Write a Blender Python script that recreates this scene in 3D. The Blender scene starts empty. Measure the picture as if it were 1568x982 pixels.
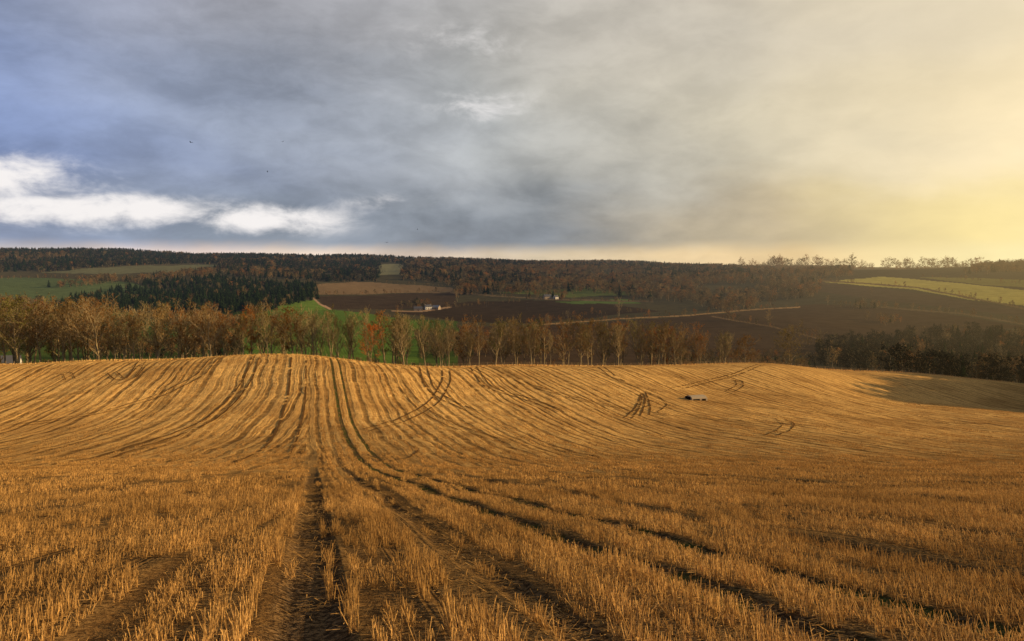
import bpy, math, random
import numpy as np
from mathutils import Vector
rng=np.random.default_rng(7); random.seed(7)
scene=bpy.context.scene
F=1230.0; UC=784.0; VH=415.0

# ------------------------------------------------------------------ terrain survey table
near_y=[70,90,110,130,150,170,190,210,230,250,280,320,350]
far_y=[420,550,700,900,1200,1600,2200,3000,4000,5500,7000]
cols={
-400:([718,700,680,655,630,603,582,570,572,585,585,580,575],[560,540,520,500,480,455,425,400,383,394,402]),
0:   ([718,700,677,652,622,595,570,556,560,575,575,572,568],[556,540,522,505,485,455,425,402,382,396,402]),
130: ([718,700,676,650,619,590,563,550,556,570,572,570,566],[554,538,520,503,483,455,422,402,385,397,403]),
240: ([718,700,676,650,619,588,560,548,554,566,570,568,564],[552,536,518,502,482,455,420,402,391,398,403]),
476: ([718,701,675,648,616,583,553,542,549,562,568,568,562],[550,532,513,496,474,450,425,405,393,399,404]),
560: ([718,701,676,650,620,590,562,549,556,566,572,572,566],[554,536,516,498,476,452,426,407,389,400,405]),
640: ([718,701,677,652,625,597,573,560,564,572,577,578,572],[560,540,520,500,478,454,427,410,399,403,406]),
800: ([718,701,678,656,633,611,590,572,559,563,577,582,578],[566,546,526,503,480,455,428,412,404,407,408]),
950: ([718,701,680,660,641,622,603,585,567,555,566,582,582],[572,552,530,505,480,455,428,413,406,409,410]),
1180:([718,702,683,666,650,635,618,601,583,566,550,565,575],[575,558,534,508,480,452,422,413,411,412,412]),
1400:([718,702,685,669,655,641,629,622,620,611,590,568,573],[582,562,540,514,478,440,412,412,413,413,413]),
1568:([718,702,687,673,661,648,640,635,637,633,612,587,590],[592,572,546,508,468,430,408,411,413,413,413]),
1900:([718,702,688,676,665,654,645,640,640,632,615,598,598],[595,575,548,505,465,425,404,409,412,412,413]),
}
ucols=np.array(sorted(cols)); LY=np.linspace(0,math.log(7000),620); YY=np.exp(LY)
UU=np.arange(-400,1901,10.0)
base_y=np.array([0.5,1,3,7,14,25,40,55]); Zc=[]
for u in ucols:
    yk=np.concatenate([base_y,near_y,far_y])
    vv=np.array(cols[u][0]+cols[u][1],float)
    zk=np.concatenate([-1.7-0.2236*base_y, -(vv-VH)/F*np.array(near_y+far_y)])
    Zc.append(np.interp(YY,yk,zk))
Zc=np.array(Zc)
G=np.empty((len(UU),len(YY)))
for j in range(len(YY)): G[:,j]=np.interp(UU,ucols,Zc[:,j])
def gsm(a,s,axis):
    r=int(3*s)+1; k=np.exp(-0.5*(np.arange(-r,r+1)/s)**2); k/=k.sum()
    pad=[(0,0),(0,0)]; pad[axis]=(r,r)
    b=np.pad(a,pad,mode='edge')
    return np.apply_along_axis(lambda m:np.convolve(m,k,mode='valid'),axis,b)
Gd=G+0.2236*YY[None,:]
Gd=gsm(gsm(Gd,4,0),3.0,1)
G=Gd-0.2236*YY[None,:]
def sstep(a,b,x):
    t=np.clip((x-a)/(b-a),0,1); return t*t*(3-2*t)
def H(x,y):
    x=np.asarray(x,float); y=np.asarray(y,float)
    yp=np.maximum(y,1.0)
    u=np.clip(UC+F*x/yp,-400,1899.9)
    a=(u+400)/10; i=np.minimum(a.astype(int),len(UU)-2); fa=a-i
    b=np.clip(np.log(yp),0,LY[-1]-1e-6)/(LY[1]-LY[0]); j=np.minimum(b.astype(int),len(LY)-2); fb=b-j
    z=(G[i,j]*(1-fa)+G[i+1,j]*fa)*(1-fb)+(G[i,j+1]*(1-fa)+G[i+1,j+1]*fa)*fb
    z=z-(np.minimum(y,1.0)-1.0)*0.2236*np.where(y>-25,1,0)+np.where(y<=-25,26*0.2236,0)
    far=sstep(380,900,y)
    z=z+far*(np.sin(x*.011+y*.004)*1.6+np.sin(x*.004-y*.0071+1)*3+np.sin(x*.023+y*.013)*.8)
    z=z+sstep(1500,3500,y)*(np.sin(x*.0031+1)*6+np.sin(x*.0075+y*.001)*3)
    nf=1-sstep(150,260,y)
    z=z+nf*(0.05*np.sin(x*.9+1.3*np.sin(y*.31))+.04*np.sin(y*.8+x*.35))*sstep(2,12,np.abs(y))
    z=z+sstep(40,120,y)*(1-sstep(230,330,y))*(0.35*np.sin(x*.07+y*.03)+.25*np.sin(x*.13-y*.05+2))
    return z
def V(x,y): return VH-F*H(x,y)/y
def survey(u,v,y0=8,y1=5000):
    """ground position on a bearing where the land first drops to this angle"""
    ys=np.exp(np.linspace(math.log(y0),math.log(y1),3000)); x=(u-UC)/F*ys
    vv=V(x,ys); k=np.argmax(vv<=v)
    return float(x[k]),float(ys[k])
# cultivation lines: p is constant along a pass of the machinery
def Aof(y): return 12*(1-sstep(15,170,y))+10*(1-sstep(8,50,y))
def P(x,y):
    s=x+0.25*y
    return np.where(s<-0.9,s+Aof(y),s),s
TR=[(-0.1,.31),(2.35,.17),(4.6,.24),(6.4,.2)]
def phi(p): return p*1.6+.9*np.sin(.43*p)
def rutmask(x,y):
    p,s=P(x,y); m=np.zeros_like(p)
    for c,w in TR: m=np.maximum(m,np.clip(1.6-np.abs(s-c)/w,0,1)*(.7 if c==2.35 else .93))
    g=np.sin(phi(p)); lf=np.where(s<-.9,.25+.75*sstep(25,60,y),1)
    m=np.maximum(m,np.clip((g-.84)/.1,0,1)*.85*(np.abs(s-3)>4.4)*lf)
    return m
# headland wheelings that swing off to the left
def smooth_path(pl,y0,n=14,it=14):
    g=np.array([survey(a,b,y0) for a,b in pl])
    tt=np.linspace(0,len(g)-1,len(g)*n); xs=np.interp(tt,range(len(g)),g[:,0]); ys_=np.interp(tt,range(len(g)),g[:,1])
    for _ in range(it):
        xs[1:-1]=(xs[:-2]+xs[1:-1]*2+xs[2:])/4; ys_[1:-1]=(ys_[:-2]+ys_[1:-1]*2+ys_[2:])/4
    return xs,ys_
head=[smooth_path([(446,760),(436,744),(400,732),(330,734),(200,752),(60,778),(-60,800)],16),
      smooth_path([(474,690),(462,712),(425,722),(370,730),(240,742),(110,758),(-40,776)],20),
      smooth_path([(480,735),(560,742),(640,800),(700,850),(760,900),(850,990)],7)]
def head_dist(x,y):
    d=np.full(x.shape,1e9)
    for xs,ys_ in head:
        for k in range(0,len(xs)-1):
            ax,ay,bx,by=xs[k],ys_[k],xs[k+1],ys_[k+1]; dx,dy=bx-ax,by-ay
            t=np.clip(((x-ax)*dx+(y-ay)*dy)/(dx*dx+dy*dy+1e-9),0,1); d=np.minimum(d,np.hypot(x-ax-t*dx,y-ay-t*dy))
    return d

def mesh_obj(name,verts,faces,mat=None,smooth=False,link=True):
    me=bpy.data.meshes.new(name)
    verts=np.asarray(verts,np.float32)
    if isinstance(faces,np.ndarray):
        nf,k=faces.shape
        me.vertices.add(len(verts)); me.vertices.foreach_set('co',verts.ravel())
        me.loops.add(nf*k); me.loops.foreach_set('vertex_index',faces.astype(np.int32).ravel())
        me.polygons.add(nf); me.polygons.foreach_set('loop_start',np.arange(0,nf*k,k,dtype=np.int32))
        me.update(calc_edges=True)
    else: me.from_pydata([tuple(v) for v in verts],[],faces)
    if smooth: me.polygons.foreach_set('use_smooth',[True]*len(me.polygons))
    if mat: me.materials.append(mat)
    o=bpy.data.objects.new(name,me)
    if link: scene.collection.objects.link(o)
    return o

# ------------------------------------------------------------------ node helpers
class NT:
    def __init__(s,nt): s.nt=nt; s.L=nt.links
    def n(s,t,**k):
        n=s.nt.nodes.new(t)
        for a,b in k.items(): setattr(n,a,b)
        return n
    def put(s,sock,v):
        if hasattr(v,'is_output'): s.L.new(v,sock)
        else: sock.default_value=v
    def m(s,op,a,b=0.0,c=0.0,clamp=False):
        n=s.n('ShaderNodeMath',operation=op,use_clamp=clamp)
        s.put(n.inputs[0],a); s.put(n.inputs[1],b); s.put(n.inputs[2],c); return n.outputs[0]
    def ss(s,x,a,b,lo=0.0,hi=1.0):
        n=s.n('ShaderNodeMapRange',interpolation_type='SMOOTHSTEP')
        s.put(n.inputs[0],x); s.put(n.inputs[1],a); s.put(n.inputs[2],b); s.put(n.inputs[3],lo); s.put(n.inputs[4],hi); return n.outputs[0]
    def mix(s,f,a,b,mode='MIX'):
        n=s.n('ShaderNodeMix',data_type='RGBA',blend_type=mode)
        s.put(n.inputs[0],f)
        for sk,v in ((n.inputs[6],a),(n.inputs[7],b)):
            if isinstance(v,tuple) and len(v)==3: v=v+(1,)
            s.put(sk,v)
        return n.outputs[2]
    def noise(s,vec,scale,detail=4,rough=.55,dist=0):
        n=s.n('ShaderNodeTexNoise')
        if vec is not None: s.L.new(vec,n.inputs['Vector'])
        n.inputs['Scale'].default_value=scale; n.inputs['Detail'].default_value=detail
        n.inputs['Roughness'].default_value=rough; n.inputs['Distortion'].default_value=dist
        return n.outputs[0]
    def comb(s,x,y,z):
        n=s.n('ShaderNodeCombineXYZ'); s.put(n.inputs[0],x); s.put(n.inputs[1],y); s.put(n.inputs[2],z); return n.outputs[0]
    def ramp(s,f,stops,interp='LINEAR'):
        n=s.n('ShaderNodeValToRGB'); s.put(n.inputs[0],f); cr=n.color_ramp; cr.interpolation=interp
        while len(cr.elements)>1: cr.elements.remove(cr.elements[-1])
        cr.elements[0].position=stops[0][0]; cr.elements[0].color=tuple(stops[0][1])+(1,)
        for p,c in stops[1:]:
            e=cr.elements.new(p); e.color=tuple(c)+(1,)
        return n.outputs[0]
def lin(r,g,b):
    f=lambda c:(c/255/12.92) if c/255<.04045 else ((c/255+.055)/1.055)**2.4
    return (f(r),f(g),f(b))

# aerial haze painted into the materials as emission, by world distance from the camera
hz=bpy.data.node_groups.new('painted_haze','ShaderNodeTree')
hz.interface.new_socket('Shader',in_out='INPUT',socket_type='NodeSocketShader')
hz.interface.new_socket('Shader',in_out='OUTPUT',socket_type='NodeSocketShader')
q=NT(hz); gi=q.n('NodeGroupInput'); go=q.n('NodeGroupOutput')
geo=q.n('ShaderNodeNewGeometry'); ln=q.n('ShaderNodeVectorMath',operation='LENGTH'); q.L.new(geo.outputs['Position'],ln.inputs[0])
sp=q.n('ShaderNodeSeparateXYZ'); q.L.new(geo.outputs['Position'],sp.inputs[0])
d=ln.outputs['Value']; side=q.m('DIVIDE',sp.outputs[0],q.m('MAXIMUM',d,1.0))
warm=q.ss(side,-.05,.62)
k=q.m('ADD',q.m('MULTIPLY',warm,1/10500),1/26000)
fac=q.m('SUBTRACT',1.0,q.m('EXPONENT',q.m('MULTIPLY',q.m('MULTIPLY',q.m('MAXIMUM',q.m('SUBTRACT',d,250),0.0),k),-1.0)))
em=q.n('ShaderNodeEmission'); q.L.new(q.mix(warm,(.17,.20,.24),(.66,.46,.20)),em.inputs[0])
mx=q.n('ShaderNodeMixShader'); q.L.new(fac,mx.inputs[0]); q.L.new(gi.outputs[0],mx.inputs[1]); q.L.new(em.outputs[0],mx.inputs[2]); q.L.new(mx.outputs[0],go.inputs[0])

def newmat(name):
    m=bpy.data.materials.new(name); m.use_nodes=True; m.node_tree.nodes.clear()
    try: m.cycles.emission_sampling='NONE'
    except Exception: pass
    return m,NT(m.node_tree)
def finish(m,q,col,rough=.9,normal=None,transl=0.0,haze=True):
    d=q.n('ShaderNodeBsdfDiffuse'); q.put(d.inputs[0],col if hasattr(col,'is_output') else tuple(col)+(1,))
    d.inputs[1].default_value=.3
    if normal: q.L.new(normal,d.inputs['Normal'])
    out=d.outputs[0]
    if transl>0:
        t=q.n('ShaderNodeBsdfTranslucent'); q.put(t.inputs[0],col if hasattr(col,'is_output') else tuple(col)+(1,))
        x=q.n('ShaderNodeMixShader'); x.inputs[0].default_value=transl; q.L.new(out,x.inputs[1]); q.L.new(t.outputs[0],x.inputs[2]); out=x.outputs[0]
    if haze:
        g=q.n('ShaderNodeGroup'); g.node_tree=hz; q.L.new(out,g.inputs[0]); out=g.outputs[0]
    o=q.n('ShaderNodeOutputMaterial'); q.L.new(out,o.inputs[0]); return m

# ------------------------------------------------------------------ ground material
gm,q=newmat('stubble_and_farmland')
geo=q.n('ShaderNodeNewGeometry'); pos=geo.outputs['Position']; sp=q.n('ShaderNodeSeparateXYZ'); q.L.new(pos,sp.inputs[0])
X,Y=sp.outputs[0],sp.outputs[1]
wob=q.m('MULTIPLY',q.m('SUBTRACT',q.noise(pos,.05,3),.5),2.2)
s_=q.m('ADD',X,q.m('MULTIPLY',Y,.25))
A_=q.m('ADD',q.ss(Y,15,170,12.0,0.0),q.ss(Y,8,50,10.0,0.0))
left=q.m('LESS_THAN',s_,-.9)
p_=q.m('ADD',s_,q.m('MULTIPLY',A_,left))
pw=q.m('ADD',p_,q.m('MULTIPLY',wob,q.ss(Y,30,90)))
ph=q.m('ADD',q.m('MULTIPLY',pw,1.6),q.m('MULTIPLY',q.m('SINE',q.m('MULTIPLY',pw,.43)),.9))
amp=q.ss(q.noise(q.comb(q.m('MULTIPLY',pw,.22),q.m('MULTIPLY',Y,.008),0.0),1.0,2),.34,.56,.35,1.0)
l1=q.m('MULTIPLY',q.ss(q.m('SINE',ph),.62,.97),amp)
l2=q.m('MULTIPLY',q.ss(q.m('SINE',q.m('ADD',ph,2.7)),.76,.99),q.m('MULTIPLY',amp,.85))
fine=q.noise(q.comb(q.m('MULTIPLY',pw,1.3),q.m('MULTIPLY',Y,.016),0.0),1.0,4,.7)
l3=q.m('MULTIPLY',q.ss(fine,.48,.64),.65)
lines=q.m('MAXIMUM',q.m('MAXIMUM',l1,l2),l3)
brk=q.ss(q.noise(pos,.35,5,.65),.3,.6,.4,1.0)
lines=q.m('MULTIPLY',lines,brk)
trk=None; grn=None
sw=q.m('ADD',s_,q.m('MULTIPLY',wob,.10)); sw=q.m('ADD',sw,q.m('MULTIPLY',q.m('SUBTRACT',q.noise(pos,2.2,3),.5),.25))
for i,(c,w) in enumerate(TR):
    a=q.ss(q.m('ABSOLUTE',q.m('SUBTRACT',sw,c)),w*1.6,w*.8)
    if i==0: a=q.m('MULTIPLY',a,q.ss(Y,40,80,1.0,.25))
    if i==1: a=q.m('MULTIPLY',a,q.ss(Y,60,110,.8,.25))
    trk=a if trk is None else q.m('MAXIMUM',trk,a)
    if i>=2: grn=a if grn is None else q.m('MAXIMUM',grn,a)
n1=q.noise(pos,.045,5,.6); n2=q.noise(pos,2.3,5,.7); n3=q.noise(pos,14,3,.7)
nst=q.noise(q.comb(q.m('MULTIPLY',pw,5.0),q.m('MULTIPLY',Y,.35),0.0),1.0,4,.75)
straw=q.mix(q.ss(n2,.3,.7),(.62,.33,.09),(.98,.60,.19))
straw=q.mix(q.ss(n1,.42,.66,0.0,.75),straw,(.46,.25,.075))
straw=q.mix(q.ss(nst,.40,.68,0.0,.65),straw,(.24,.125,.038))
nearsoil=q.mix(q.ss(n3,.35,.65),(.055,.031,.012),(.24,.14,.05))
midsoil=q.mix(.5,nearsoil,straw)
straw=q.mix(q.ss(Y,30,75),nearsoil,q.mix(q.ss(Y,75,160),midsoil,straw))
fcol=q.mix(q.m('MULTIPLY',lines,.88),straw,(.10,.05,.017))
rutc=q.mix(q.ss(n3,.42,.62),(.04,.024,.012),(.18,.11,.05))
fcol=q.mix(q.m('MULTIPLY',trk,.95),fcol,rutc)
fcol=q.mix(q.m('MULTIPLY',q.m('MULTIPLY',grn,.75),q.ss(q.noise(pos,.8,4),.4,.6)),fcol,(.04,.065,.012))
lc=q.n('ShaderNodeAttribute',attribute_name='landcol'); fm=q.n('ShaderNodeAttribute',attribute_name='fieldmask')
land=q.mix(q.ss(q.noise(pos,.05,6,.7),.3,.7,0.0,.6),lc.outputs[0],(.5,.45,.4),'MULTIPLY')
col=q.mix(fm.outputs['Fac'],land,fcol)
bh=q.m('SUBTRACT',q.m('ADD',q.m('MULTIPLY',n2,.18),q.m('MULTIPLY',n3,.05)),q.m('MULTIPLY',q.m('MAXIMUM',lines,trk),.17))
bmp=q.n('ShaderNodeBump'); bmp.inputs['Strength'].default_value=.8; bmp.inputs['Distance'].default_value=1.0; q.L.new(bh,bmp.inputs['Height'])
finish(gm,q,col,normal=bmp.outputs[0])

# ------------------------------------------------------------------ land use (fields beyond the stubble)
def inpoly(u,v,poly):
    r=np.zeros(u.shape,bool); n=len(poly)
    for i in range(n):
        x1,y1=poly[i]; x2,y2=poly[(i+1)%n]
        if y1==y2: continue
        c=((y1>v)!=(y2>v))&(u<(x2-x1)*(v-y1)/(y2-y1)+x1); r^=c
    return r
fields=[  # low field tones also carry the cloud shade over the valley
 ([(-400,600),(-400,490),(0,480),(380,476),(700,492),(700,600)],(.06,.09,.022)),
 ([(370,474),(470,470),(560,480),(640,492),(640,560),(370,560)],(.09,.15,.028)),
 ([(420,480),(430,464),(482,459),(500,474)],(.13,.20,.035)),
 ([(-400,470),(-400,428),(60,425),(200,432),(240,445),(60,464)],(.09,.12,.05)),
 ([(60,418),(180,408),(340,405),(330,414),(180,420)],(.13,.13,.07)),
 ([(485,452),(480,437),(540,431),(690,440),(700,447)],(.21,.14,.07)),
 ([(485,455),(700,447),(700,468),(600,474),(500,474)],(.06,.042,.026)),
 ([(600,478),(720,462),(880,460),(1010,476),(820,496),(700,492)],(.05,.035,.021)),
 ([(820,500),(1060,484),(1220,472),(1350,480),(1330,540),(1200,545),(700,590),(700,500)],(.068,.045,.026)),
 ([(1120,478),(1250,466),(1420,475),(1568,500),(1400,530),(1200,500)],(.075,.05,.028)),
 ([(1260,432),(1350,424),(1450,432),(1620,450),(1620,474),(1480,458),(1400,444)],(.44,.37,.09)),
 ([(1400,424),(1620,430),(1620,444),(1500,436)],(.20,.18,.05)),
 ([(1180,436),(1260,432),(1400,448),(1568,474),(1568,485),(1350,460)],(.09,.065,.038)),
 ([(578,422),(582,405),(615,405),(618,420)],(.20,.19,.10)),
 ([(640,424),(760,416),(760,424),(650,432)],(.12,.09,.045)),
 ([(760,448),(900,440),(990,450),(880,456)],(.11,.13,.04)),
 ([(850,462),(960,458),(980,464),(880,466)],(.10,.15,.04)),
]
hedges=[([(820,498),(940,489),(1060,483),(1130,476),(1225,470)],.9,(.36,.22,.09)),
 ([(480,457),(490,466),(505,473)],1.4,(.42,.27,.15)),([(600,476),(640,477),(690,471)],1.0,(.34,.22,.12)),
 ([(1090,485),(1180,500),(1260,520)],.7,(.17,.11,.055)),([(690,448),(830,458),(1000,462)],1.0,(.15,.11,.06)),
 ([(1260,430),(1400,440),(1568,472)],1.2,(.16,.11,.05)),([(1350,470),(1470,480),(1568,496)],1.2,(.14,.10,.05))]
def seg_d(u,v,pl):
    best=np.full(u.shape,1e9)
    for (x1,y1),(x2,y2) in zip(pl[:-1],pl[1:]):
        dx,dy=x2-x1,y2-y1; t=np.clip(((u-x1)*dx+(v-y1)*dy)/(dx*dx+dy*dy),0,1)
        best=np.minimum(best,np.hypot(u-x1-t*dx,v-y1-t*dy))
    return best
def edge_y(u): return np.interp(u,[-400,0,240,476,640,800,950,1180,1400,1568,1900],[222,222,220,222,222,240,262,294,334,340,345])

# ------------------------------------------------------------------ ground sheet (polar, reaches the horizon)
th=np.concatenate([np.arange(-180,-60,6),np.arange(-60,-38,1.0),np.arange(-38,38,.085),np.arange(38,60,1.0),np.arange(60,180,6)])*math.pi/180
rr=np.concatenate([[0.3],np.exp(np.linspace(math.log(.6),math.log(60),230)),np.exp(np.linspace(math.log(61),math.log(420),200)),np.exp(np.linspace(math.log(425),math.log(7500),330))])
nt_,nr=len(th),len(rr)
TH,RR=np.meshgrid(th,rr,indexing='ij'); XX=RR*np.sin(TH); YV=RR*np.cos(TH)
ZZ=H(XX,YV)
nearm=(YV>2)&(YV<70)
S0=XX+.25*YV
ZZ=ZZ-np.where(nearm,rutmask(XX,YV)*np.where(np.abs(S0+.1)<.8,.13,.08)*(1-sstep(40,70,YV)),0)
verts=np.stack([XX,YV,ZZ],-1).reshape(-1,3)
i=np.arange(nt_)[:,None]; j=np.arange(nr-1)[None,:]; i2=(i+1)%nt_
faces=np.stack([i*nr+j,i*nr+j+1,i2*nr+j+1,i2*nr+j],-1).reshape(-1,4)[:, ::-1]
ground=mesh_obj('ground_terrain',verts,faces,gm,True)
x,y=verts[:,0].astype(float),verts[:,1].astype(float)
ys=np.maximum(y,1); u=np.clip(UC+F*x/ys,-3000,4000); v=VH-F*verts[:,2]/ys
jit=np.sin(x*.05)+np.sin(y*.031+x*.02)
c=np.tile(np.array([.075,.065,.035]),(len(x),1))
for poly,colr in fields:
    mk=inpoly(u+jit*1.5,v+jit*.4,poly)&(y>230); c[mk]=colr
for pl,w,colr in hedges:
    mk=(seg_d(u,v+jit*.3,pl)<w)&(y>500); c[mk]=colr
fmask=((y<edge_y(u)+np.sin(x*.2)*1.0)).astype(np.float32)
me=ground.data
at=me.attributes.new('landcol','FLOAT_COLOR','POINT'); at.data.foreach_set('color',np.concatenate([c,np.ones((len(c),1))],1).astype(np.float32).ravel())
at=me.attributes.new('fieldmask','FLOAT','POINT'); at.data.foreach_set('value',fmask)

# ------------------------------------------------------------------ instancing by geometry nodes
def scatter(name,pts,rots,scales,idx,coll):
    me=bpy.data.meshes.new(name); n=len(pts)
    me.vertices.add(n); me.vertices.foreach_set('co',np.asarray(pts,np.float32).ravel())
    a=me.attributes.new('irot','FLOAT_VECTOR','POINT'); a.data.foreach_set('vector',np.asarray(rots,np.float32).ravel())
    a=me.attributes.new('iscl','FLOAT_VECTOR','POINT'); a.data.foreach_set('vector',np.asarray(scales,np.float32).ravel())
    a=me.attributes.new('iidx','INT','POINT'); a.data.foreach_set('value',np.asarray(idx,np.int32))
    o=bpy.data.objects.new(name,me); scene.collection.objects.link(o)
    g=bpy.data.node_groups.new(name+'_nodes','GeometryNodeTree')
    g.interface.new_socket('Geometry',in_out='INPUT',socket_type='NodeSocketGeometry')
    g.interface.new_socket('Geometry',in_out='OUTPUT',socket_type='NodeSocketGeometry')
    N=g.nodes; L=g.links
    gi=N.new('NodeGroupInput'); go=N.new('NodeGroupOutput'); mp=N.new('GeometryNodeMeshToPoints'); ip=N.new('GeometryNodeInstanceOnPoints')
    ci=N.new('GeometryNodeCollectionInfo'); ci.inputs['Collection'].default_value=coll; ci.inputs['Separate Children'].default_value=True; ci.inputs['Reset Children'].default_value=True
    def na(nm,dt):
        x=N.new('GeometryNodeInputNamedAttribute'); x.data_type=dt; x.inputs[0].default_value=nm; return x.outputs[0]
    e=N.new('FunctionNodeEulerToRotation'); L.new(na('irot','FLOAT_VECTOR'),e.inputs[0])
    L.new(gi.outputs[0],mp.inputs['Mesh']); L.new(mp.outputs[0],ip.inputs['Points']); L.new(ci.outputs[0],ip.inputs['Instance'])
    ip.inputs['Pick Instance'].default_value=True; L.new(na('iidx','INT'),ip.inputs['Instance Index'])
    L.new(e.outputs[0],ip.inputs['Rotation']); L.new(na('iscl','FLOAT_VECTOR'),ip.inputs['Scale']); L.new(ip.outputs[0],go.inputs[0])
    md=o.modifiers.new('instances','NODES'); md.node_group=g
    return o

# ------------------------------------------------------------------ stubble
sm,q=newmat('straw')
oi=q.n('ShaderNodeObjectInfo'); geo=q.n('ShaderNodeNewGeometry')
nn=q.noise(geo.outputs['Position'],11,3,.85); nb=q.noise(geo.outputs['Position'],.22,4)
sc=q.mix(q.ss(nn,.36,.66),(.24,.125,.035),(.86,.52,.175))
sc=q.mix(q.m('MULTIPLY',q.ss(nb,.4,.62),.6),sc,(.25,.135,.04))
sc=q.mix(q.m('MULTIPLY',oi.outputs['Random'],.35),sc,(.28,.15,.045))
finish(sm,q,sc,transl=.2)
def straw_row(name,L,n,hmin,hmax,w,wid,litter,per=7):
    r=np.random.default_rng(sum(map(ord,name)))
    V_=[];F_=[]
    for k in range(n):
        nt=n/per
        yy=(math.floor(r.random()*nt)+r.normal(.5,.17))/nt*L - L/2
        xx=r.normal(0,wid); h=r.uniform(hmin,hmax)*(1 if r.random()>.2 else .5); a=r.uniform(0,math.pi); lx,ly=r.normal(0,.26*h,2)
        dx,dy=math.cos(a)*w/2,math.sin(a)*w/2; b=len(V_)
        V_+=[(xx-dx,yy-dy,-.03),(xx+dx,yy+dy,-.03),(xx+lx+dx*.8,yy+ly+dy*.8,h),(xx+lx-dx*.8,yy+ly-dy*.8,h)]
        F_.append((b,b+1,b+2,b+3))
    for k in range(litter):
        xx,yy=r.uniform(-.16,.16),r.uniform(-L/2,L/2); a=r.uniform(0,2*math.pi); l=r.uniform(.05,.18); z=r.uniform(.01,.06)
        ux,uy=math.cos(a)*l,math.sin(a)*l; b=len(V_); ww=w*.5
        V_+=[(xx,yy,z),(xx+uy/l*ww,yy-ux/l*ww,z+ww*.6),(xx+ux+uy/l*ww,yy+uy-ux/l*ww,z+ww*.6+.01),(xx+ux,yy+uy,z+.01)]
        F_.append((b,b+1,b+2,b+3))
    return mesh_obj(name,V_,F_,sm,link=False)
cs=bpy.data.collections.new('straw_parts')
for k in range(6): cs.objects.link(straw_row('a_row%d'%k,1.0,66,.07,.24,.0085,.028,26,11))
for k in range(3): cs.objects.link(straw_row('b_row%d'%k,2.0,66,.08,.22,.022,.07,10,9))
for k in range(2): cs.objects.link(straw_row('c_row%d'%k,4.0,70,.07,.18,.045,.2,6))
cs.objects.link(straw_row('d_litter',1.0,5,.04,.12,.009,.15,70,2))
pts=[];rots=[];scl=[];idx=[]
def add_rows(y0,y1,sp,L,ids,tmax=.70,fade=None):
    for side in (0,1):
        smax=tmax*y1+.25*y1
        ps=np.arange(-smax-2,smax+(24 if side==0 else 0),sp)
        ycs=np.arange(y0+L/2,y1,L*.96)
        Pg,Yg=np.meshgrid(ps,ycs,indexing='ij'); Pg=Pg+rng.normal(0,sp*.12,Pg.shape); Yg=Yg+rng.uniform(-L*.3,L*.3,Pg.shape)
        if side==0: S=Pg-Aof(Yg); ok=S<-.75
        else: S=Pg; ok=S>-.75
        Xg=S-.25*Yg
        ok&=(np.abs(Xg)<tmax*Yg+1.5)&(Yg<edge_y(UC+F*Xg/Yg)-1)
        rm=rutmask(Xg,Yg)
        ok&=rng.random(rm.shape)>rm*1.08
        bare=np.sin(Pg*3.3+np.sin(Pg*.9)*1.5+.3*np.sin(Yg*.3))
        ok&=rng.random(rm.shape)>np.clip((bare-.45)*1.6,0,.8)
        gapn=np.sin(Xg*1.9+Yg*.7)*np.sin(Yg*1.3-Xg*.6)+.5*np.sin(Xg*.47+Yg*.31)
        ok&=rng.random(rm.shape)>np.clip(gapn*.45,0,.5)
        if fade: ok&=rng.random(rm.shape)>sstep(fade[0],fade[1],Yg)
        Xg,Yg,Sg,rm,Pk=Xg[ok],Yg[ok],S[ok],rm[ok],Pg[ok]
        hd=head_dist(Xg,Yg); kp=(hd>.42)|(rng.random(len(hd))<.12)
        Xg,Yg,Sg,rm,Pk=Xg[kp],Yg[kp],Sg[kp],rm[kp],Pk[kp]
        e=.5
        dA=(Aof(Yg+e)-Aof(Yg-e)) if side==0 else 0*Yg
        dx=-dA-.25*2*e; dy=np.full_like(dx,2*e)
        nrm=np.hypot(dx,dy); dx/=nrm; dy/=nrm
        dz=H(Xg+dx*.7,Yg+dy*.7)-H(Xg-dx*.7,Yg-dy*.7)
        z=H(Xg,Yg)-rm*.05
        pts.append(np.stack([Xg,Yg,z],1)); rots.append(np.stack([np.arctan2(dz,1.4),rng.normal(0,.05,len(z)),np.arctan2(-dx,dy)],1))
        band=.85+.30*np.sin(Pk*5.2+np.sin(Pk*1.7)*1.4)+.14*np.sin(Xg*.31+Yg*.17)
        hs=np.clip(band*rng.uniform(.65,1.35,len(z)),.25,1.5)
        scl.append(np.stack([np.ones_like(z),np.ones_like(z),hs],1)); idx.append(rng.choice(ids,len(z)))
add_rows(4.5,36,.175,1.0,[0,1,2,3,4,5],fade=(28,37))
add_rows(28,115,.46,2.0,[6,7,8],fade=(60,116))
add_rows(60,240,1.3,4.0,[9,10],fade=(110,330))
# loose chopped straw lying in the wheelings
lp=[]
for c0,w0 in TR:
    for k in range(70):
        yl=rng.uniform(5,38); sl=c0+rng.normal(0,w0*.6); lp.append((sl-.25*yl,yl))
for xs,ys_ in head:
    for k in range(60):
        j=rng.integers(0,len(xs)); lp.append((xs[j]+rng.normal(0,.2),ys_[j]+rng.normal(0,.2)))
lp=np.array(lp); zl=H(lp[:,0],lp[:,1])-rutmask(lp[:,0],lp[:,1])*.09+.01
pts.append(np.stack([lp[:,0],lp[:,1],zl],1)); rots.append(np.stack([np.full(len(zl),-.22),np.zeros(len(zl)),rng.normal(.25,.1,len(zl))],1)); scl.append(np.tile([1.6,1,.6],(len(zl),1))); idx.append(np.full(len(zl),11))
scatter('stubble_field',np.concatenate(pts),np.concatenate(rots),np.concatenate(scl),np.concatenate(idx),cs)

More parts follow.
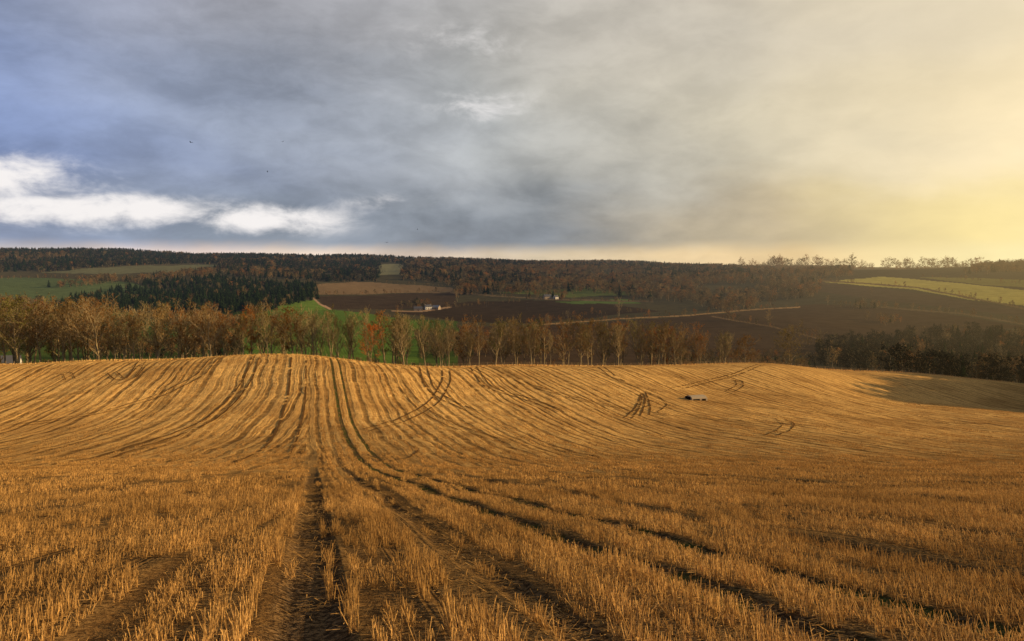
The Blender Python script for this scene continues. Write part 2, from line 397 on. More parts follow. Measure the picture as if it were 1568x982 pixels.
# ------------------------------------------------------------------ trees
def leafmat(name,stops,tr=.3):
    m,q=newmat(name); oi=q.n('ShaderNodeObjectInfo'); geo=q.n('ShaderNodeNewGeometry')
    b=q.ramp(oi.outputs['Random'],stops); nn=q.noise(geo.outputs['Position'],.9,3)
    cc=q.mix(q.ss(nn,.35,.65,0.0,.75),b,(.36,.34,.30),'MULTIPLY'); return finish(m,q,cc,transl=tr)
bark,qb=newmat('bark'); geo=qb.n('ShaderNodeNewGeometry'); finish(bark,qb,qb.mix(qb.noise(geo.outputs['Position'],1.5,4),(.14,.10,.055),(.46,.35,.18)))
m_aut=leafmat('autumn_foliage',[(0,(.34,.14,.032)),(.3,(.22,.14,.04)),(.55,(.42,.15,.028)),(.8,(.30,.17,.05)),(1,(.22,.18,.05))])
m_olv=leafmat('olive_foliage',[(0,(.22,.17,.05)),(.4,(.21,.19,.05)),(.7,(.14,.15,.04)),(1,(.27,.18,.055))])
m_org=leafmat('copper_foliage',[(0,(.50,.14,.024)),(1,(.50,.14,.024))])
m_wood=leafmat('distant_autumn_foliage',[(0,(.13,.08,.036)),(.2,(.24,.14,.06)),(.35,(.40,.17,.045)),(.42,(.12,.10,.045)),(.7,(.32,.21,.09)),(.85,(.10,.085,.042)),(1,(.28,.21,.11))],.2)
m_con=leafmat('conifer_foliage',[(0,(.020,.038,.016)),(.5,(.038,.062,.022)),(1,(.022,.034,.018))],.1)
m_drk=leafmat('dark_woodland_foliage',[(0,(.05,.045,.028)),(.5,(.036,.038,.022)),(1,(.08,.06,.032))],.1)

def make_tree(name,seed,h,crown0,spread,nleaf,lsize,leaf,up=.8,sides=4,nb=16,depth=3):
    r=random.Random(seed); Vt=[];Fc=[];Mi=[]
    def tube(pts_,rad,n):
        base=len(Vt)
        for k,(p,ra) in enumerate(zip(pts_,rad)):
            dd=(pts_[min(k+1,len(pts_)-1)]-pts_[max(k-1,0)]).normalized()
            a=dd.orthogonal().normalized(); b=dd.cross(a)
            for s in range(n):
                t=2*math.pi*s/n; Vt.append(p+a*math.cos(t)*ra+b*math.sin(t)*ra)
        for k in range(len(pts_)-1):
            for s in range(n):
                Fc.append((base+k*n+s,base+k*n+(s+1)%n,base+(k+1)*n+(s+1)%n,base+(k+1)*n+s)); Mi.append(0)
    tips=[]
    def branch(p,d,L,rad,lev):
        n=4; pl=[p.copy()]; rl=[rad]
        for k in range(n):
            d=(d+Vector((r.gauss(0,.14),r.gauss(0,.14),r.gauss(.06*up,.08)))).normalized()
            p=p+d*L/n; pl.append(p.copy()); rl.append(max(rad*(1-.8*(k+1)/n),.018))
        tube(pl,rl,sides if lev<2 else 3)
        if lev>=depth: tips.extend(pl[1:]); return
        for k in range(5 if lev==1 else 4):
            t=r.uniform(.25,1); kk=min(int(t*n),n-1); pp=pl[kk].lerp(pl[kk+1],t*n-kk)
            ax=Vector((r.gauss(0,1),r.gauss(0,1),r.gauss(.3,.5))).normalized()
            branch(pp,(d*.9+ax*.8).normalized(),L*r.uniform(.4,.65),rad*.45,lev+1)
        tips.append(pl[-1])
    n=8; p=Vector((0,0,-.6)); d=Vector((0,0,1)); pl=[p.copy()]; R=h*.018; rl=[R*1.25]
    for k in range(n):
        d=(d+Vector((r.gauss(0,.07),r.gauss(0,.07),.12))).normalized(); p=p+d*(h*.86+.6)/n; pl.append(p.copy()); rl.append(R*(1-.85*(k+1)/n))
    tube(pl,rl,6)
    for k in range(nb):
        t=crown0+(1-crown0)*(k+r.random())/nb; t=min(t,.99); kk=min(int(t*n),n-1); pp=pl[kk].lerp(pl[kk+1],t*n-kk)
        a=k*2.4+r.uniform(-.5,.5); rel=(t-crown0)/(1-crown0)
        L=spread*(.55+.6*math.sin(math.pi*min(.2+rel*.75,1)))*r.uniform(.6,1.2)
        dd=Vector((math.cos(a),math.sin(a),up*r.uniform(.6,1.4)+rel*.6)).normalized()
        branch(pp,dd,L,R*.42*(1-.5*rel),1)
    for k in range(nleaf):
        c=r.choice(tips)+Vector((r.gauss(0,.3),r.gauss(0,.3),r.gauss(0,.3)))*(lsize*1.6)
        a=Vector((r.gauss(0,1),r.gauss(0,1),r.gauss(0,1))).normalized(); b=a.orthogonal().normalized()
        s=lsize*r.uniform(.5,1.2); s2=s*r.uniform(.25,.7); base=len(Vt)
        Vt.extend([c-a*s*.5,c+b*s2*.5,c+a*s*.5,c-b*s2*.5]); Fc.append((base,base+1,base+2,base+3)); Mi.append(1)
    o=mesh_obj(name,[tuple(v) for v in Vt],Fc,bark,link=False); o.data.materials.append(leaf)
    o.data.polygons.foreach_set('material_index',Mi); o.data.update(); return o
def make_conifer(name,seed,h):
    r=random.Random(seed); Vt=[];Fc=[]
    for k in range(110):
        t=(k/110)**.8; z=h*(.08+.92*t); R=(1-t)*h*.2+.15; a=r.uniform(0,6.28); c,s=math.cos(a),math.sin(a); w=R*r.uniform(.35,.6); R*=r.uniform(.7,1.15)
        b=len(Vt); Vt+=[(0,0,z+.5),(c*R-s*w,s*R+c*w,z-R*.35),(c*R*1.2,s*R*1.2,z-R*.55),(c*R+s*w,s*R-c*w,z-R*.35)]; Fc.append((b,b+1,b+2,b+3))
    return mesh_obj(name,Vt,Fc,m_con,link=False)
ct=bpy.data.collections.new('row_tree_parts')
for k in range(6): ct.objects.link(make_tree('a_tree%d'%k,10+k,14,.26,3.7,900+300*(k%3),.32,m_aut,1.0+.1*(k%3),nb=14))
for k in range(6): ct.objects.link(make_tree('b_tree%d'%k,30+k,14,.30,3.3,350+230*(k%3),.30,m_olv,1.3,nb=14))
cf=bpy.data.collections.new('wood_parts')
for k in range(4): cf.objects.link(make_tree('a_wood%d'%k,50+k,11,.15,4.2,260,1.1,m_wood,.7,3,8,2))
for k in range(3): cf.objects.link(make_conifer('b_con%d'%k,60+k,15))
for k in range(2): cf.objects.link(make_tree('c_dark%d'%k,70+k,11,.10,4.4,380,1.2,m_drk,.7,3,8,2))

# tree row just over the brow
P_=[];R_=[];S_=[];I_=[]
uu=-330.0
while uu<1128:
    for rank in range(3):
        if rank==2 and rng.random()<.5: continue
        if rank==1 and rng.random()<.15: continue
        ub=uu+rng.uniform(-14,14); yb=np.interp(ub,[-300,600,800,950,1120],[243,243,258,282,318])+rank*12+rng.uniform(-5,5)
        xb=(ub-UC)/F*yb; zb=float(H(xb,yb))
        top=np.interp(ub,[-300,0,240,480,560,640,800,1000,1120],[458,460,470,474,478,484,490,494,506])+abs(rng.normal(0,13))-4
        if abs(ub-566)<20 and rank==0: top+=26
        hh=(-(top-VH)/F*yb-zb)
        s=np.clip(hh/14,.4,1.7); P_.append((xb,yb,zb)); R_.append((rng.normal(0,.03),rng.normal(0,.03),rng.uniform(0,6.28))); S_.append((s*rng.uniform(.8,1.2),)*2+(s,))
        pa=np.interp(ub,[0,400,460,900,1120],[.85,.75,.15,.28,.45])
        I_.append(rng.integers(0,6) if rng.random()<pa else rng.integers(6,12))
    uu+=rng.uniform(12,21)
for k in range(230):
    ub=rng.uniform(-250,1175); yb=np.interp(ub,[-300,600,800,950,1120],[258,258,275,299,333])+rng.uniform(-8,18)
    xb=(ub-UC)/F*yb; s=rng.uniform(.18,.42); P_.append((xb,yb,float(H(xb,yb))-1.2)); R_.append((0,0,rng.uniform(0,6.28))); S_.append((s*1.6,s*1.6,s)); I_.append(rng.integers(0,12))
scatter('tree_row',P_,R_,S_,I_,ct)

def place_tree(name,src,u,vb,height,y0=200,y=None):
    if y is None: x,y=survey(u,vb,y0)
    else: x=(u-UC)/F*y
    o=bpy.data.objects.new(name,src.data); scene.collection.objects.link(o)
    o.location=(x,y,float(H(x,y))); s=height/14; o.scale=(s,s,s); o.rotation_euler=(0,0,u*.7)
    return o
cop=make_tree('copper_beech_mesh',91,14,.12,4.2,2600,.34,m_org,.8,nb=18)
place_tree('copper_beech_tree',cop,566,0,12.5,y=236)
aut=ct.objects
place_tree('oak_tree',make_tree('oakm',92,14,.2,5.6,2600,.4,m_aut,.5,nb=16),1212,0,24,y=420)
place_tree('oak_tree',make_tree('oakm2',93,14,.2,5.4,3000,.4,m_aut,.5,nb=16),1143,0,18,y=400)
place_tree('ash_tree',make_tree('ashm',94,14,.2,5,2400,.36,m_olv,.8,nb=16),22,0,20,y=236)
place_tree('ash_tree',make_tree('ashm2',95,14,.22,5,1900,.36,m_aut,.8,nb=16),150,0,18.5,y=236)
for (a,b,h) in [(948,484,26),(1178,500,18),(700,462,22),(1268,468,16),(1335,452,14)]:
    place_tree('hedgerow_tree',aut[int(a)%5],a,b,h,500)

# distant woods
woods=[
 ([(55,482),(120,458),(230,434),(330,424),(420,434),(480,436),(484,462),(430,468),(400,480)],'c',9,.95),
 ([(-400,484),(-400,462),(60,464),(60,484)],'m',10,1),
 ([(300,478),(330,440),(400,446),(420,470),(380,480)],'m',10,.9),
 ([(-400,424),(-400,376),(620,384),(640,402),(578,404),(578,430),(480,432),(330,420),(340,404),(180,407),(60,417)],'cm',16,1.0),
 ([(180,430),(330,414),(330,424),(240,440)],'m',12,1),
 ([(60,440),(160,424),(200,432),(100,440)],'m',12,1),
 ([(618,430),(618,396),(760,398),(1140,398),(1140,425),(900,428),(700,438),(640,432)],'mc',14,1.05),
 ([(700,452),(700,436),(900,426),(1180,420),(1256,436),(1250,462),(1215,470),(1100,478),(1060,466),(1000,458),(890,448)],'m',11,1.2),
 ([(1140,426),(1140,410),(1300,408),(1300,424),(1200,430)],'m',14,1),
 ([(1280,470),(1350,462),(1420,466),(1440,488),(1350,500)],'ms',16,.8),
 ([(1420,478),(1568,480),(1700,480),(1700,540),(1568,530),(1480,510)],'ds',10,.8),
 ([(1250,560),(1260,530),(1400,516),(1700,508),(1700,600),(1400,580)],'d',8,.9),
 ([(1470,420),(1520,404),(1900,396),(1900,420)],'m',14,1.2),
 ([(600,468),(640,462),(690,470),(640,474)],'s',18,.6),
 ([(790,456),(830,450),(880,452),(870,460)],'s',16,.8),
 ([(1000,548),(1100,540),(1250,545),(1250,575),(1000,575)],'m',12,.45),
 ([(-400,560),(-400,490),(360,484),(370,560)],'ms',12,.8),
 ([(640,560),(640,505),(760,500),(1000,530),(1000,570)],'ms',12,.6),
]
hedgeline=[([(820,499),(940,490),(1060,484),(1130,477),(1225,471)],.8,16),([(480,440),(560,430),(690,440)],.7,25),
 ([(690,449),(830,460),(1000,463)],1.3,25),([(1260,431),(1400,441),(1568,473)],.7,22),([(1350,471),(1470,481),(1568,497)],.8,18),
 ([(1090,486),(1180,501),(1260,521)],.8,16),([(600,478),(700,470),(800,462)],.9,22),([(1400,424),(1500,430),(1620,440)],.8,22),([(0,428),(120,424),(230,432)],.9,26),
 ([(485,453),(600,450),(700,447)],.9,20),([(820,497),(900,482),(1010,476)],.6,20),([(60,418),(180,408),(340,405)],.9,26)]
P_=[];R_=[];S_=[];I_=[]
def kind(k,n):
    r=rng.random(n); a=rng.integers(0,4,n); cN=rng.integers(4,7,n); dd=rng.integers(7,9,n)
    if k=='c': return np.where(r<.93,cN,a)
    if k=='m': return np.where(r<.88,a,np.where(r<.93,cN,dd))
    if k=='cm': return np.where(r<.55,cN,np.where(r<.93,dd,a))
    if k=='mc': return np.where(r<.4,a,np.where(r<.7,cN,dd))
    if k=='d': return np.where(r<.7,dd,np.where(r<.8,cN,a))
    return a
for (ya,yb,spc) in [(340,700,8),(700,1300,10.5),(1300,2200,15),(2200,4300,25)]:
    T0,T1=-.74,.80
    n=int((yb**2-ya**2)/2*(T1-T0)/spc**2)
    yy=np.sqrt(rng.uniform(ya**2,yb**2,n)); tt=rng.uniform(T0,T1,n); xx=tt*yy; zz=H(xx,yy)
    u_=UC+F*tt; v_=VH-F*zz/yy
    cl=np.sin(xx*.013+1.7*np.sin(yy*.006))*np.sin(yy*.009+xx*.003)
    patch=np.sin(xx*.0061+1.3*np.sin(yy*.0027))+np.sin(yy*.0051-xx*.0022+1)
    taken=np.zeros(n,bool)
    for poly,kd,s0,hs in woods:
        mk=inpoly(u_+np.sin(yy*.03)*6,v_+np.sin(xx*.02)*1.2,poly)&~taken
        if 's' in kd: mk&=(cl>.15)
        taken|=mk
        if kd=='m' and hs>1.1: mk&=~((cl>.55)|(rng.random(n)<.1))
        if not mk.any(): continue
        m=mk.sum(); P_.append(np.stack([xx[mk],yy[mk],zz[mk]],1)); R_.append(np.stack([np.zeros(m),np.zeros(m),rng.uniform(0,6.28,m)],1))
        s=hs*rng.uniform(.6,1.25,m)*(1 if ya<2200 else 1.2); wfac=1.05 if ya<1300 else (1.4 if ya<2200 else 2.0)
        kk=kind(kd.replace('s','') or 'm',m)
        if kd=='mc': kk=np.where((patch[mk]>.3)&(kk>=4)&(rng.random(m)<.75),rng.integers(0,4,m),kk)
        if kd=='cm': kk=np.where((patch[mk]>1.0)&(rng.random(m)<.5),rng.integers(0,4,m),kk)
        S_.append(np.stack([s*wfac,s*wfac,s],1)); I_.append(kk)
for pl,den,_ in hedgeline:
    for (a,b),(c2,d2) in zip(pl[:-1],pl[1:]):
        n=max(2,int(abs(c2-a)*den/3.2))
        for k in range(n):
            t=rng.random(); ub=a+(c2-a)*t; vb=b+(d2-b)*t
            xb,yb=survey(ub,vb,450); s=rng.uniform(.2,.95)*(.55 if rng.random()<.6 else 1)
            P_.append(np.array([[xb,yb,float(H(xb,yb))]])); R_.append(np.array([[0,0,rng.uniform(0,6.28)]])); S_.append(np.array([[s,s,s]])); I_.append(np.array([rng.integers(0,4)]))
scatter('distant_woodland',np.concatenate(P_),np.concatenate(R_),np.concatenate(S_),np.concatenate(I_),cf)
# belt of trees on the right-hand ridge
P_=[];R_=[];S_=[];I_=[]
ub=1134.
while ub<1500:
    ys2=np.linspace(1300,3200,400); xs2=(ub-UC)/F*ys2; vv2=V(xs2,ys2); k=int(np.argmin(vv2)); yb=ys2[k]; xb=xs2[k]
    den_=1.0 if ub<1310 else .8
    s=rng.uniform(.55,1.3)*yb/1750*1.5*den_; P_.append((xb,yb,float(H(xb,yb))-1)); R_.append((0,0,rng.uniform(0,6.28))); S_.append((s*1.1,s*1.1,s)); I_.append(rng.integers(0,5))
    for e in range(3):
        xe=xb+rng.uniform(-14,14); ye=yb+rng.uniform(-25,5); s2=rng.uniform(.2,.5)*yb/1750; P_.append((xe,ye,float(H(xe,ye))-1)); R_.append((0,0,rng.uniform(0,6.28))); S_.append((s2*1.8,s2*1.8,s2)); I_.append(rng.integers(0,5))
    ub+=rng.uniform(1.5,7)+(14 if rng.random()<.05 else 0)
cr=bpy.data.collections.new('ridge_parts')
for k in range(5): cr.objects.link(make_tree('r_tree%d'%k,110+k,15,.2,6.0,700,.9,m_aut,.6,3,12,2))
scatter('ridge_tree_row',P_,R_,S_,I_,cr)
# unseen trees added off to the right to cast shade over the field
P_=[];R_=[];S_=[];I_=[]
for k in range(170):
    yb=rng.uniform(228,335); xb=rng.uniform(.68,.84)*yb+ (0 if yb>250 else 6); s=rng.uniform(1.5,2.1)
    P_.append((xb,yb,float(H(xb,yb)))); R_.append((0,0,rng.uniform(0,6))); S_.append((s,s,s)); I_.append(rng.integers(7,9))
scatter('shading_wood',P_,R_,S_,I_,cf)

# ------------------------------------------------------------------ fence on the brow
def simplemat(name,colr,haze=True):
    m,q=newmat(name); g=q.n('ShaderNodeNewGeometry'); n_=q.noise(g.outputs['Position'],3,4)
    return finish(m,q,q.mix(n_,tuple(c*.75 for c in colr),tuple(min(c*1.2,1) for c in colr)),haze=haze)
wood=simplemat('weathered_wood',(.30,.22,.13))
Vf=[];Ff=[]
def box(Vl,Fl,cx,cy,z0,z1,sx,sy,yaw=0):
    b=len(Vl); c,s=math.cos(yaw),math.sin(yaw)
    for z in (z0,z1):
        for ax,ay in ((-1,-1),(1,-1),(1,1),(-1,1)):
            X_=ax*sx/2; Y_=ay*sy/2; Vl.append((cx+X_*c-Y_*s,cy+X_*s+Y_*c,z))
    Fl+= [(b,b+3,b+2,b+1),(b+4,b+5,b+6,b+7),(b,b+1,b+5,b+4),(b+1,b+2,b+6,b+5),(b+2,b+3,b+7,b+6),(b+3,b,b+4,b+7)]
prev=None
ub=-60.
while ub<1440:
    yb=float(edge_y(ub))-2.5; xb=(ub-UC)/F*yb; z=float(H(xb,yb)); box(Vf,Ff,xb,yb,z-.3,z+1.15*random.uniform(.9,1.1),.13,.13,.3)
    if prev:
        for hh in (.45,.8,1.08):
            b=len(Vf); a0=prev; w=.012
            Vf+=[(a0[0],a0[1],a0[2]+hh-w),(xb,yb,z+hh-w),(xb,yb,z+hh+w),(a0[0],a0[1],a0[2]+hh+w)]; Ff.append((b,b+1,b+2,b+3))
    prev=(xb,yb,z); ub+=13
mesh_obj('field_fence',Vf,Ff,wood)
grass=simplemat('dry_verge_grass',(.74,.48,.17))
Vg=[];Fg=[]
for k in range(18000):
    ub=rng.uniform(-100,1560); yb=float(edge_y(ub))-rng.uniform(0.5,4.5); xb=(ub-UC)/F*yb; z=float(H(xb,yb)); h=rng.uniform(.15,.65)
    a=rng.uniform(0,3.1); dx,dy=math.cos(a)*.09,math.sin(a)*.09; b=len(Vg); lx=rng.normal(0,.1)
    Vg+=[(xb-dx,yb-dy,z-.05),(xb+dx,yb+dy,z-.05),(xb+lx,yb,z+h)]; Fg.append((b,b+1,b+2))
mesh_obj('verge_grass',Vg,np.array(Fg),grass)

# ------------------------------------------------------------------ tyre tracks (draped turning marks)
soil=simplemat('track_soil',(.12,.062,.022))
Vt=[];Ft=[]
def ribbon(xs,ys_,w,off,lift=.09,keep=.88):
    dx=np.gradient(xs); dy=np.gradient(ys_); l=np.hypot(dx,dy)+1e-9; nx,ny=-dy/l,dx/l
    for k in range(len(xs)):
        ww=w*(.5+.6*random.random())*min(1,.3+k/6,.3+(len(xs)-1-k)/6)
        for s in (-.5,.5):
            X_=xs[k]+nx[k]*(off+s*ww); Y_=ys_[k]+ny[k]*(off+s*ww); Vt.append((X_,Y_,float(H(X_,Y_))+lift))
        if k and random.random()<keep:
            b=len(Vt)-4; Ft.append((b,b+1,b+3,b+2))
def track(pl,w=.45,off=0.0,y0=60):
    xs,ys_=smooth_path(pl,y0); ribbon(xs,ys_,w,off)
for pl in ([(957,642),(972,630),(980,616),(983,604)],[(968,644),(976,634),(984,618),(985,604)],[(982,640),(988,624),(990,612),(986,603)],
           [(996,638),(998,626),(994,612),(990,602)],[(962,636),(980,628),(998,622),(1018,628)]):
    track(pl,.42)
track([(990,600),(1015,612),(1024,622),(1008,634)],.35)
for o_ in (0,1.9): track([(1040,598),(1090,586),(1140,573),(1178,558)],.5,o_)
for o_ in (0,1.9): track([(1184,672),(1212,664),(1222,652),(1206,644)],.3,o_)
for o_ in (0,1.9): track([(1125,602),(1142,592),(1138,583),(1120,584)],.35,o_)
for o_ in (0,1.9): track([(160,572),(172,584),(205,580),(228,556)],.4,o_)
for o_ in (0,1.9): track([(75,582),(92,573),(96,584)],.3,o_)
for o_ in (0,1.9): track([(560,664),(620,648),(672,618),(690,585),(688,568)],.4,o_)
for o_ in (0,1.9): track([(690,563),(730,590),(800,612),(850,630)],.45,o_)
for o_ in (0,1.9): track([(630,560),(645,590),(672,612),(720,632)],.4,o_)
for o_ in (0,1.8): track([(385,546),(372,580),(345,615),(300,650),(180,690),(0,722)],.45,o_)
for o_ in (0,1.8): track([(325,548),(300,575),(240,605),(150,632),(0,655)],.35,o_)
for o_ in (0,1.8): track([(240,550),(200,580),(120,602),(0,618)],.3,o_)
for o_ in (0,1.8): track([(740,562),(800,590),(900,618),(1040,640),(1300,660)],.35,o_)
for o_ in (0,1.8): track([(860,558),(930,584),(1060,612),(1250,634),(1560,652)],.35,o_)
for o_ in (0,1.8): track([(600,580),(640,630),(720,668),(900,700),(1200,712)],.3,o_)
track([(445,545),(440,600),(425,650),(400,690),(330,722)],.5,0,40)
track([(470,545),(466,610),(455,660),(440,700)],.4,0,35)
track([(640,690),(620,706),(585,712),(560,700)],.3,0,50)
track([(1030,572),(1060,586),(1120,600),(1240,612)],.35)
mesh_obj('tyre_tracks',Vt,Ft,soil)

# ------------------------------------------------------------------ low concrete store in the field
conc=simplemat('weathered_concrete',(.42,.33,.21)); dark=simplemat('opening_shade',(.02,.017,.014)); slate=simplemat('slate',(.10,.10,.11)); wh=simplemat('white_render',(.55,.52,.46)); stn=simplemat('stone_wall',(.34,.27,.20)); glass=simplemat('window_glass',(.05,.06,.07)); tin=simplemat('tin_roof',(.30,.29,.28)); door=simplemat('painted_door',(.12,.05,.03))
x0,y0=survey(1068,613,90); z0=float(H(x0,y0))
root=bpy.data.objects.new('concrete_field_shelter',None); scene.collection.objects.link(root); root.location=(x0,y0,z0-.1); root.rotation_euler=(0,0,.35)
def child(n,V_,F_,mat,root):
    o=mesh_obj(n,V_,F_,mat); o.parent=root; return o
Vv=[];Fv=[]; n=10; L=4.0
prof=[(1.5*math.cos(math.pi*k/n),.48+.6*math.sin(math.pi*k/n)) for k in range(n+1)]
for xe in (-L/2,L/2):
    for a,b in prof: Vv.append((xe,a,b))
for k in range(n): Fv.append((k,k+1,n+1+k+1,n+1+k))
Fv.append(tuple(range(n,-1,-1))); Fv.append(tuple(range(n+1,2*n+2)))
child('vaulted_roof',Vv,Fv,conc,root)
Vv=[];Fv=[]
for cx,cy,sx,sy in ((0,-1.5,L+.2,.22),(0,1.5,L+.2,.22),(-L/2-.1,0,.2,2.7),(L/2+.1,0,.2,2.7)): box(Vv,Fv,cx,cy,-.5,.52,sx,sy)
child('walls',Vv,Fv,conc,root)
Vv=[];Fv=[]; box(Vv,Fv,-.9,-1.63,-.2,.44,1.7,.06); box(Vv,Fv,1.1,-1.63,-.2,.4,1.0,.06); box(Vv,Fv,-L/2-.22,0,-.1,.9,.05,2.2); child('opening_shade_panels',Vv,Fv,dark,root)  # dark panels on the wall faces stand in for shaded openings

def building(name,u,v,w,d_,h,yaw,wallm,roofm,y0=300,y=None,chim=True,storeys=2):
    if y is None: x,y=survey(u,v,y0)
    else: x=(u-UC)/F*y
    root=bpy.data.objects.new(name,None); scene.collection.objects.link(root); root.location=(x,y,float(H(x,y))); root.rotation_euler=(0,0,yaw)
    rh=d_*.42
    Vv=[(-w/2,-d_/2,-2),(w/2,-d_/2,-2),(w/2,d_/2,-2),(-w/2,d_/2,-2),(-w/2,-d_/2,h),(w/2,-d_/2,h),(w/2,d_/2,h),(-w/2,d_/2,h),(-w/2,0,h+rh),(w/2,0,h+rh)]
    child('walls',Vv,[(0,1,5,4),(2,3,7,6),(1,2,6,9,5),(3,0,4,8,7)],wallm,root)
    o=.35; Vv=[];Fv=[]
    for s in (-1,1):
        b=len(Vv); Vv+=[(-w/2-o,s*(d_/2+o),h-o*.8),(w/2+o,s*(d_/2+o),h-o*.8),(w/2+o,0,h+rh+.12),(-w/2-o,0,h+rh+.12),(-w/2-o,s*(d_/2+o),h-o*.8+.2),(w/2+o,s*(d_/2+o),h-o*.8+.2),(w/2+o,0,h+rh+.32),(-w/2-o,0,h+rh+.32)]
        Fv+=[(b,b+1,b+2,b+3),(b+4,b+5,b+6,b+7),(b,b+1,b+5,b+4),(b+1,b+2,b+6,b+5),(b+3,b,b+4,b+7)]
    child('roof',Vv,Fv,roofm,root)
    Vv=[];Fv=[]; nwin=max(2,int(w/3.2))
    for st in range(storeys):
        for k in range(nwin):
            box(Vv,Fv,-w/2+w*(k+.5)/nwin,-d_/2-.02,1+st*2.7,2.3+st*2.7,1.0,.08)
    child('windows',Vv,Fv,glass,root)
    Vv=[];Fv=[]; box(Vv,Fv,w*.02+.0,-d_/2-.04,0,2.1,1.0,.1); child('door',Vv,Fv,door,root)
    if chim:
        Vv=[];Fv=[]; box(Vv,Fv,-w/2+.5,0,h+rh-.8,h+rh+1.2,.8,.8); box(Vv,Fv,w/2-.5,0,h+rh-.8,h+rh+1.2,.8,.8); child('chimneys',Vv,Fv,stn,root)
building('white_farmhouse',655,474,11,7,4.5,.5,wh,slate,600)
building('stone_barn',640,476,13,7,3.5,.15,stn,slate,600,chim=False,storeys=1)
building('stone_barn',668,474,12,7,3.5,-.5,stn,tin,600,chim=False,storeys=1)
building('stone_farmhouse',838,458,14,8,5,.4,stn,slate,600)
building('white_cottage',851,458,9,6,4,.8,wh,slate,600)
building('white_cottage',8,0,9,6,4,.4,wh,slate,y=330,storeys=1)

for (a,b) in [(745,470),(807,474)]:
    x,y=survey(a,b,600); z=float(H(x,y)); Vv=[];Fv=[]; box(Vv,Fv,x,y,z-1,z+12,.4,.4); box(Vv,Fv,x,y-.3,z+11,z+11.3,3.2,.25)
    for k in (-1.4,0,1.4): box(Vv,Fv,x+k,y-.3,z+11.31,z+11.9,.16,.16)
    mesh_obj('utility_pole',Vv,Fv,wood)

# ------------------------------------------------------------------ birds
bm_=simplemat('dark_plumage',(.02,.02,.022),False)
for (a,b,dist,s,roll) in [(298,221,120,.5,.2),(437,220,150,.45,-.3),(413,265,180,.45,.4),(593,372,160,.5,0),(470,345,200,.5,-.2),(640,352,200,.4,.3)]:
    Vv=[(0,.5,0),(.09,.2,.04),(.10,-.1,.05),(.03,-.45,0),(.16,-.62,0),(-.16,-.62,0),(-.03,-.45,0),(-.10,-.1,.05),(-.09,.2,.04),(0,.05,-.1),
        (.55,.18,.28),(1.1,-.12,.16),(.5,-.14,.24),(-.55,.18,.28),(-1.1,-.12,.16),(-.5,-.14,.24)]
    Fv=[(0,1,2,3,6,7,8),(3,4,5,6),(0,9,1),(1,9,2),(2,9,3),(3,9,6),(6,9,7),(7,9,8),(8,9,0),(1,10,12,2),(10,11,12),(8,7,15,13),(13,15,14)]
    o=mesh_obj('bird',[(x*s*.9,y*s,z*s) for x,y,z in Vv],Fv,bm_); o.location=((a-UC)/F*dist,dist,(VH-b)/F*dist); o.rotation_euler=(.1,roll,roll*3+.6)

# ------------------------------------------------------------------ sky
EL=math.radians(14); AZ=math.radians(88)
w=bpy.data.worlds.new('World'); scene.world=w; w.use_nodes=True; w.node_tree.nodes.clear(); q=NT(w.node_tree)
try: w.cycles.sampling_method='NONE'
except Exception: pass
tc=q.n('ShaderNodeTexCoord'); sp=q.n('ShaderNodeSeparateXYZ'); q.L.new(tc.outputs['Generated'],sp.inputs[0])
x,y,z=sp.outputs
az=q.m('ARCTAN2',x,y); el=q.m('ARCSINE',z)
den=q.m('ADD',q.m('MAXIMUM',z,0.0),.22)
cp=q.comb(q.m('DIVIDE',x,den),q.m('DIVIDE',y,den),0.7)
nA=q.noise(cp,.7,4,.5,.4)
str_=q.comb(q.m('MULTIPLY',az,4.0),q.m('MULTIPLY',el,8.5),3.1)
nC=q.noise(str_,1.1,5,.52,.35); nD=q.noise(str_,3.8,6,.6,.25)
elw=q.m('ADD',el,q.m('MULTIPLY',q.m('SUBTRACT',nC,.5),.12))
azw=q.m('ADD',az,q.m('MULTIPLY',q.m('SUBTRACT',nA,.5),.35))
f=q.m('DIVIDE',q.m('ADD',azw,.8),1.6,clamp=True)
K=[.02,.146,.311,.5,.69,.854,1.0]
def rp(cs): return q.ramp(f,[(k,lin(*c)) for k,c in zip(K,cs)])
top=rp([(124,136,168),(136,147,175),(154,156,166),(170,168,165),(196,187,170),(232,216,184),(246,230,196)])
mid=rp([(120,142,194),(132,149,190),(150,159,178),(172,174,174),(214,203,178),(255,234,190),(255,240,198)])
low=rp([(148,160,192),(146,158,186),(132,142,158),(140,145,152),(208,190,156),(255,232,165),(255,236,172)])
hor=rp([(196,190,196),(212,202,200),(228,206,194),(218,200,172),(248,216,162),(255,236,176),(255,238,180)])
cl=q.mix(q.ss(elw,.17,.30),mid,top); cl=q.mix(q.ss(elw,.13,.06),cl,low); cl=q.mix(q.ss(q.m('ADD',el,q.m('MULTIPLY',q.m('SUBTRACT',nD,.5),.016)),.038,.018),cl,hor)
var=q.m('ADD',q.ss(nA,.3,.7,-.17,.17),q.ss(nC,.3,.7,-.18,.18)); var=q.m('ADD',var,q.ss(nD,.3,.7,-.11,.11))
var=q.m('MULTIPLY',var,q.ss(az,.55,-.1,.22,1.0))
hs=q.n('ShaderNodeVectorMath',operation='SCALE'); q.L.new(cl,hs.inputs[0]); q.L.new(q.m('ADD',var,1.0),hs.inputs['Scale']); cl=hs.outputs[0]
def gauss(a0,sa,e0,se):
    da=q.m('DIVIDE',q.m('SUBTRACT',az,a0),sa); de=q.m('DIVIDE',q.m('SUBTRACT',el,e0),se)
    return q.m('EXPONENT',q.m('MULTIPLY',q.m('ADD',q.m('MULTIPLY',da,da),q.m('MULTIPLY',de,de)),-1.0))
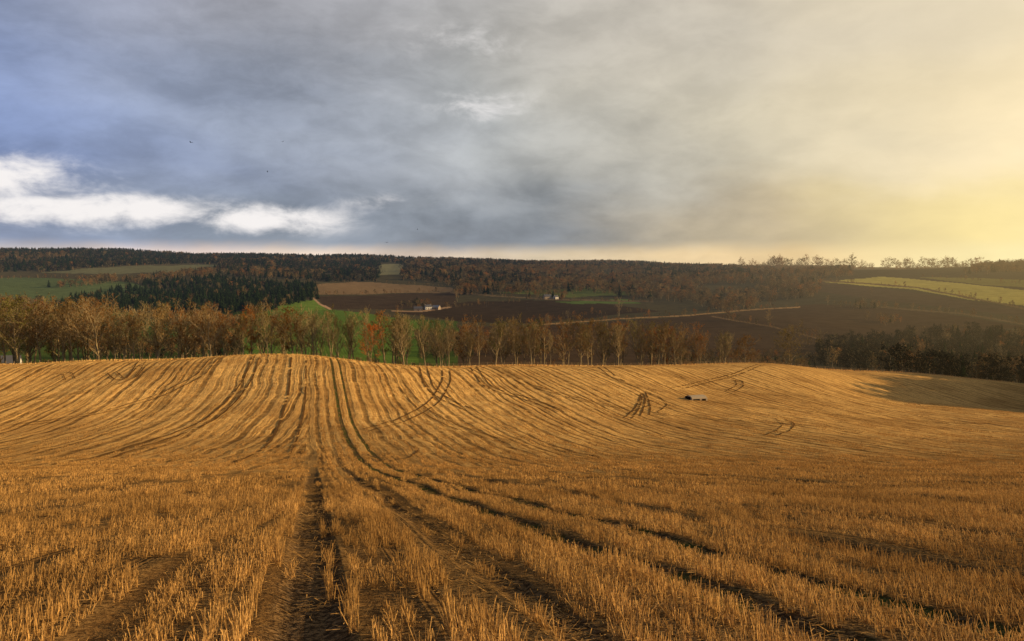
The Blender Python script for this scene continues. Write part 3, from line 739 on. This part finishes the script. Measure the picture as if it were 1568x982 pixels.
g1=q.m('MAXIMUM',gauss(-.60,.13,.096,.030),gauss(-.48,.20,.066,.020)); g1=q.m('MAXIMUM',g1,q.m('MULTIPLY',gauss(-.31,.11,.060,.020),.9))
g2=q.m('MULTIPLY',q.m('MAXIMUM',q.m('MAXIMUM',gauss(-.04,.09,.20,.03),gauss(-.16,.05,.085,.012)),gauss(-.06,.10,.27,.03)),.40)
g=q.m('ADD',g1,g2)
gap=q.ss(q.m('ADD',g,q.m('MULTIPLY',q.m('SUBTRACT',q.m('ADD',q.m('MULTIPLY',nD,.75),q.m('MULTIPLY',nC,.25)),.5),2.6)),.18,1.0)
gap=q.m('MULTIPLY',gap,q.ss(g,.05,.5))
cl=q.mix(q.m('MULTIPLY',gap,.97),cl,lin(252,247,245))
back=q.m('MAXIMUM',q.ss(az,1.7,2.6),q.ss(az,-1.6,-2.6))
cl=q.mix(back,cl,lin(115,125,150))
cl=q.mix(q.ss(el,.5,1.0),cl,lin(125,135,155))
sky=q.n('ShaderNodeTexSky',sky_type='NISHITA'); sky.sun_disc=False; sky.sun_elevation=EL; sky.sun_rotation=AZ
b1=q.n('ShaderNodeBackground'); q.L.new(sky.outputs[0],b1.inputs[0]); b1.inputs[1].default_value=.08
b2=q.n('ShaderNodeBackground'); q.L.new(cl,b2.inputs[0]); b2.inputs[1].default_value=1.0
ms=q.n('ShaderNodeMixShader'); ms.inputs[0].default_value=.96; q.L.new(b1.outputs[0],ms.inputs[1]); q.L.new(b2.outputs[0],ms.inputs[2])
wo=q.n('ShaderNodeOutputWorld'); q.L.new(ms.outputs[0],wo.inputs[0])

sd=bpy.data.lights.new('sun','SUN'); sd.energy=7.2; sd.angle=math.radians(.6); sd.color=(1,.71,.37)
so=bpy.data.objects.new('sun',sd); scene.collection.objects.link(so)
dirv=Vector((math.sin(AZ)*math.cos(EL),math.cos(AZ)*math.cos(EL),math.sin(EL)))
so.rotation_euler=dirv.to_track_quat('Z','Y').to_euler()

cd=bpy.data.cameras.new('camera'); cam=bpy.data.objects.new('camera',cd); scene.collection.objects.link(cam)
cd.sensor_width=36; cd.lens=36*F/1568; cd.clip_start=.1; cd.clip_end=20000
cam.location=(0,0,0); cam.rotation_euler=(math.radians(90)-math.atan((491-VH)/F),0,0)
scene.camera=cam
scene.view_settings.view_transform='Standard'; scene.view_settings.look='None'; scene.view_settings.exposure=0
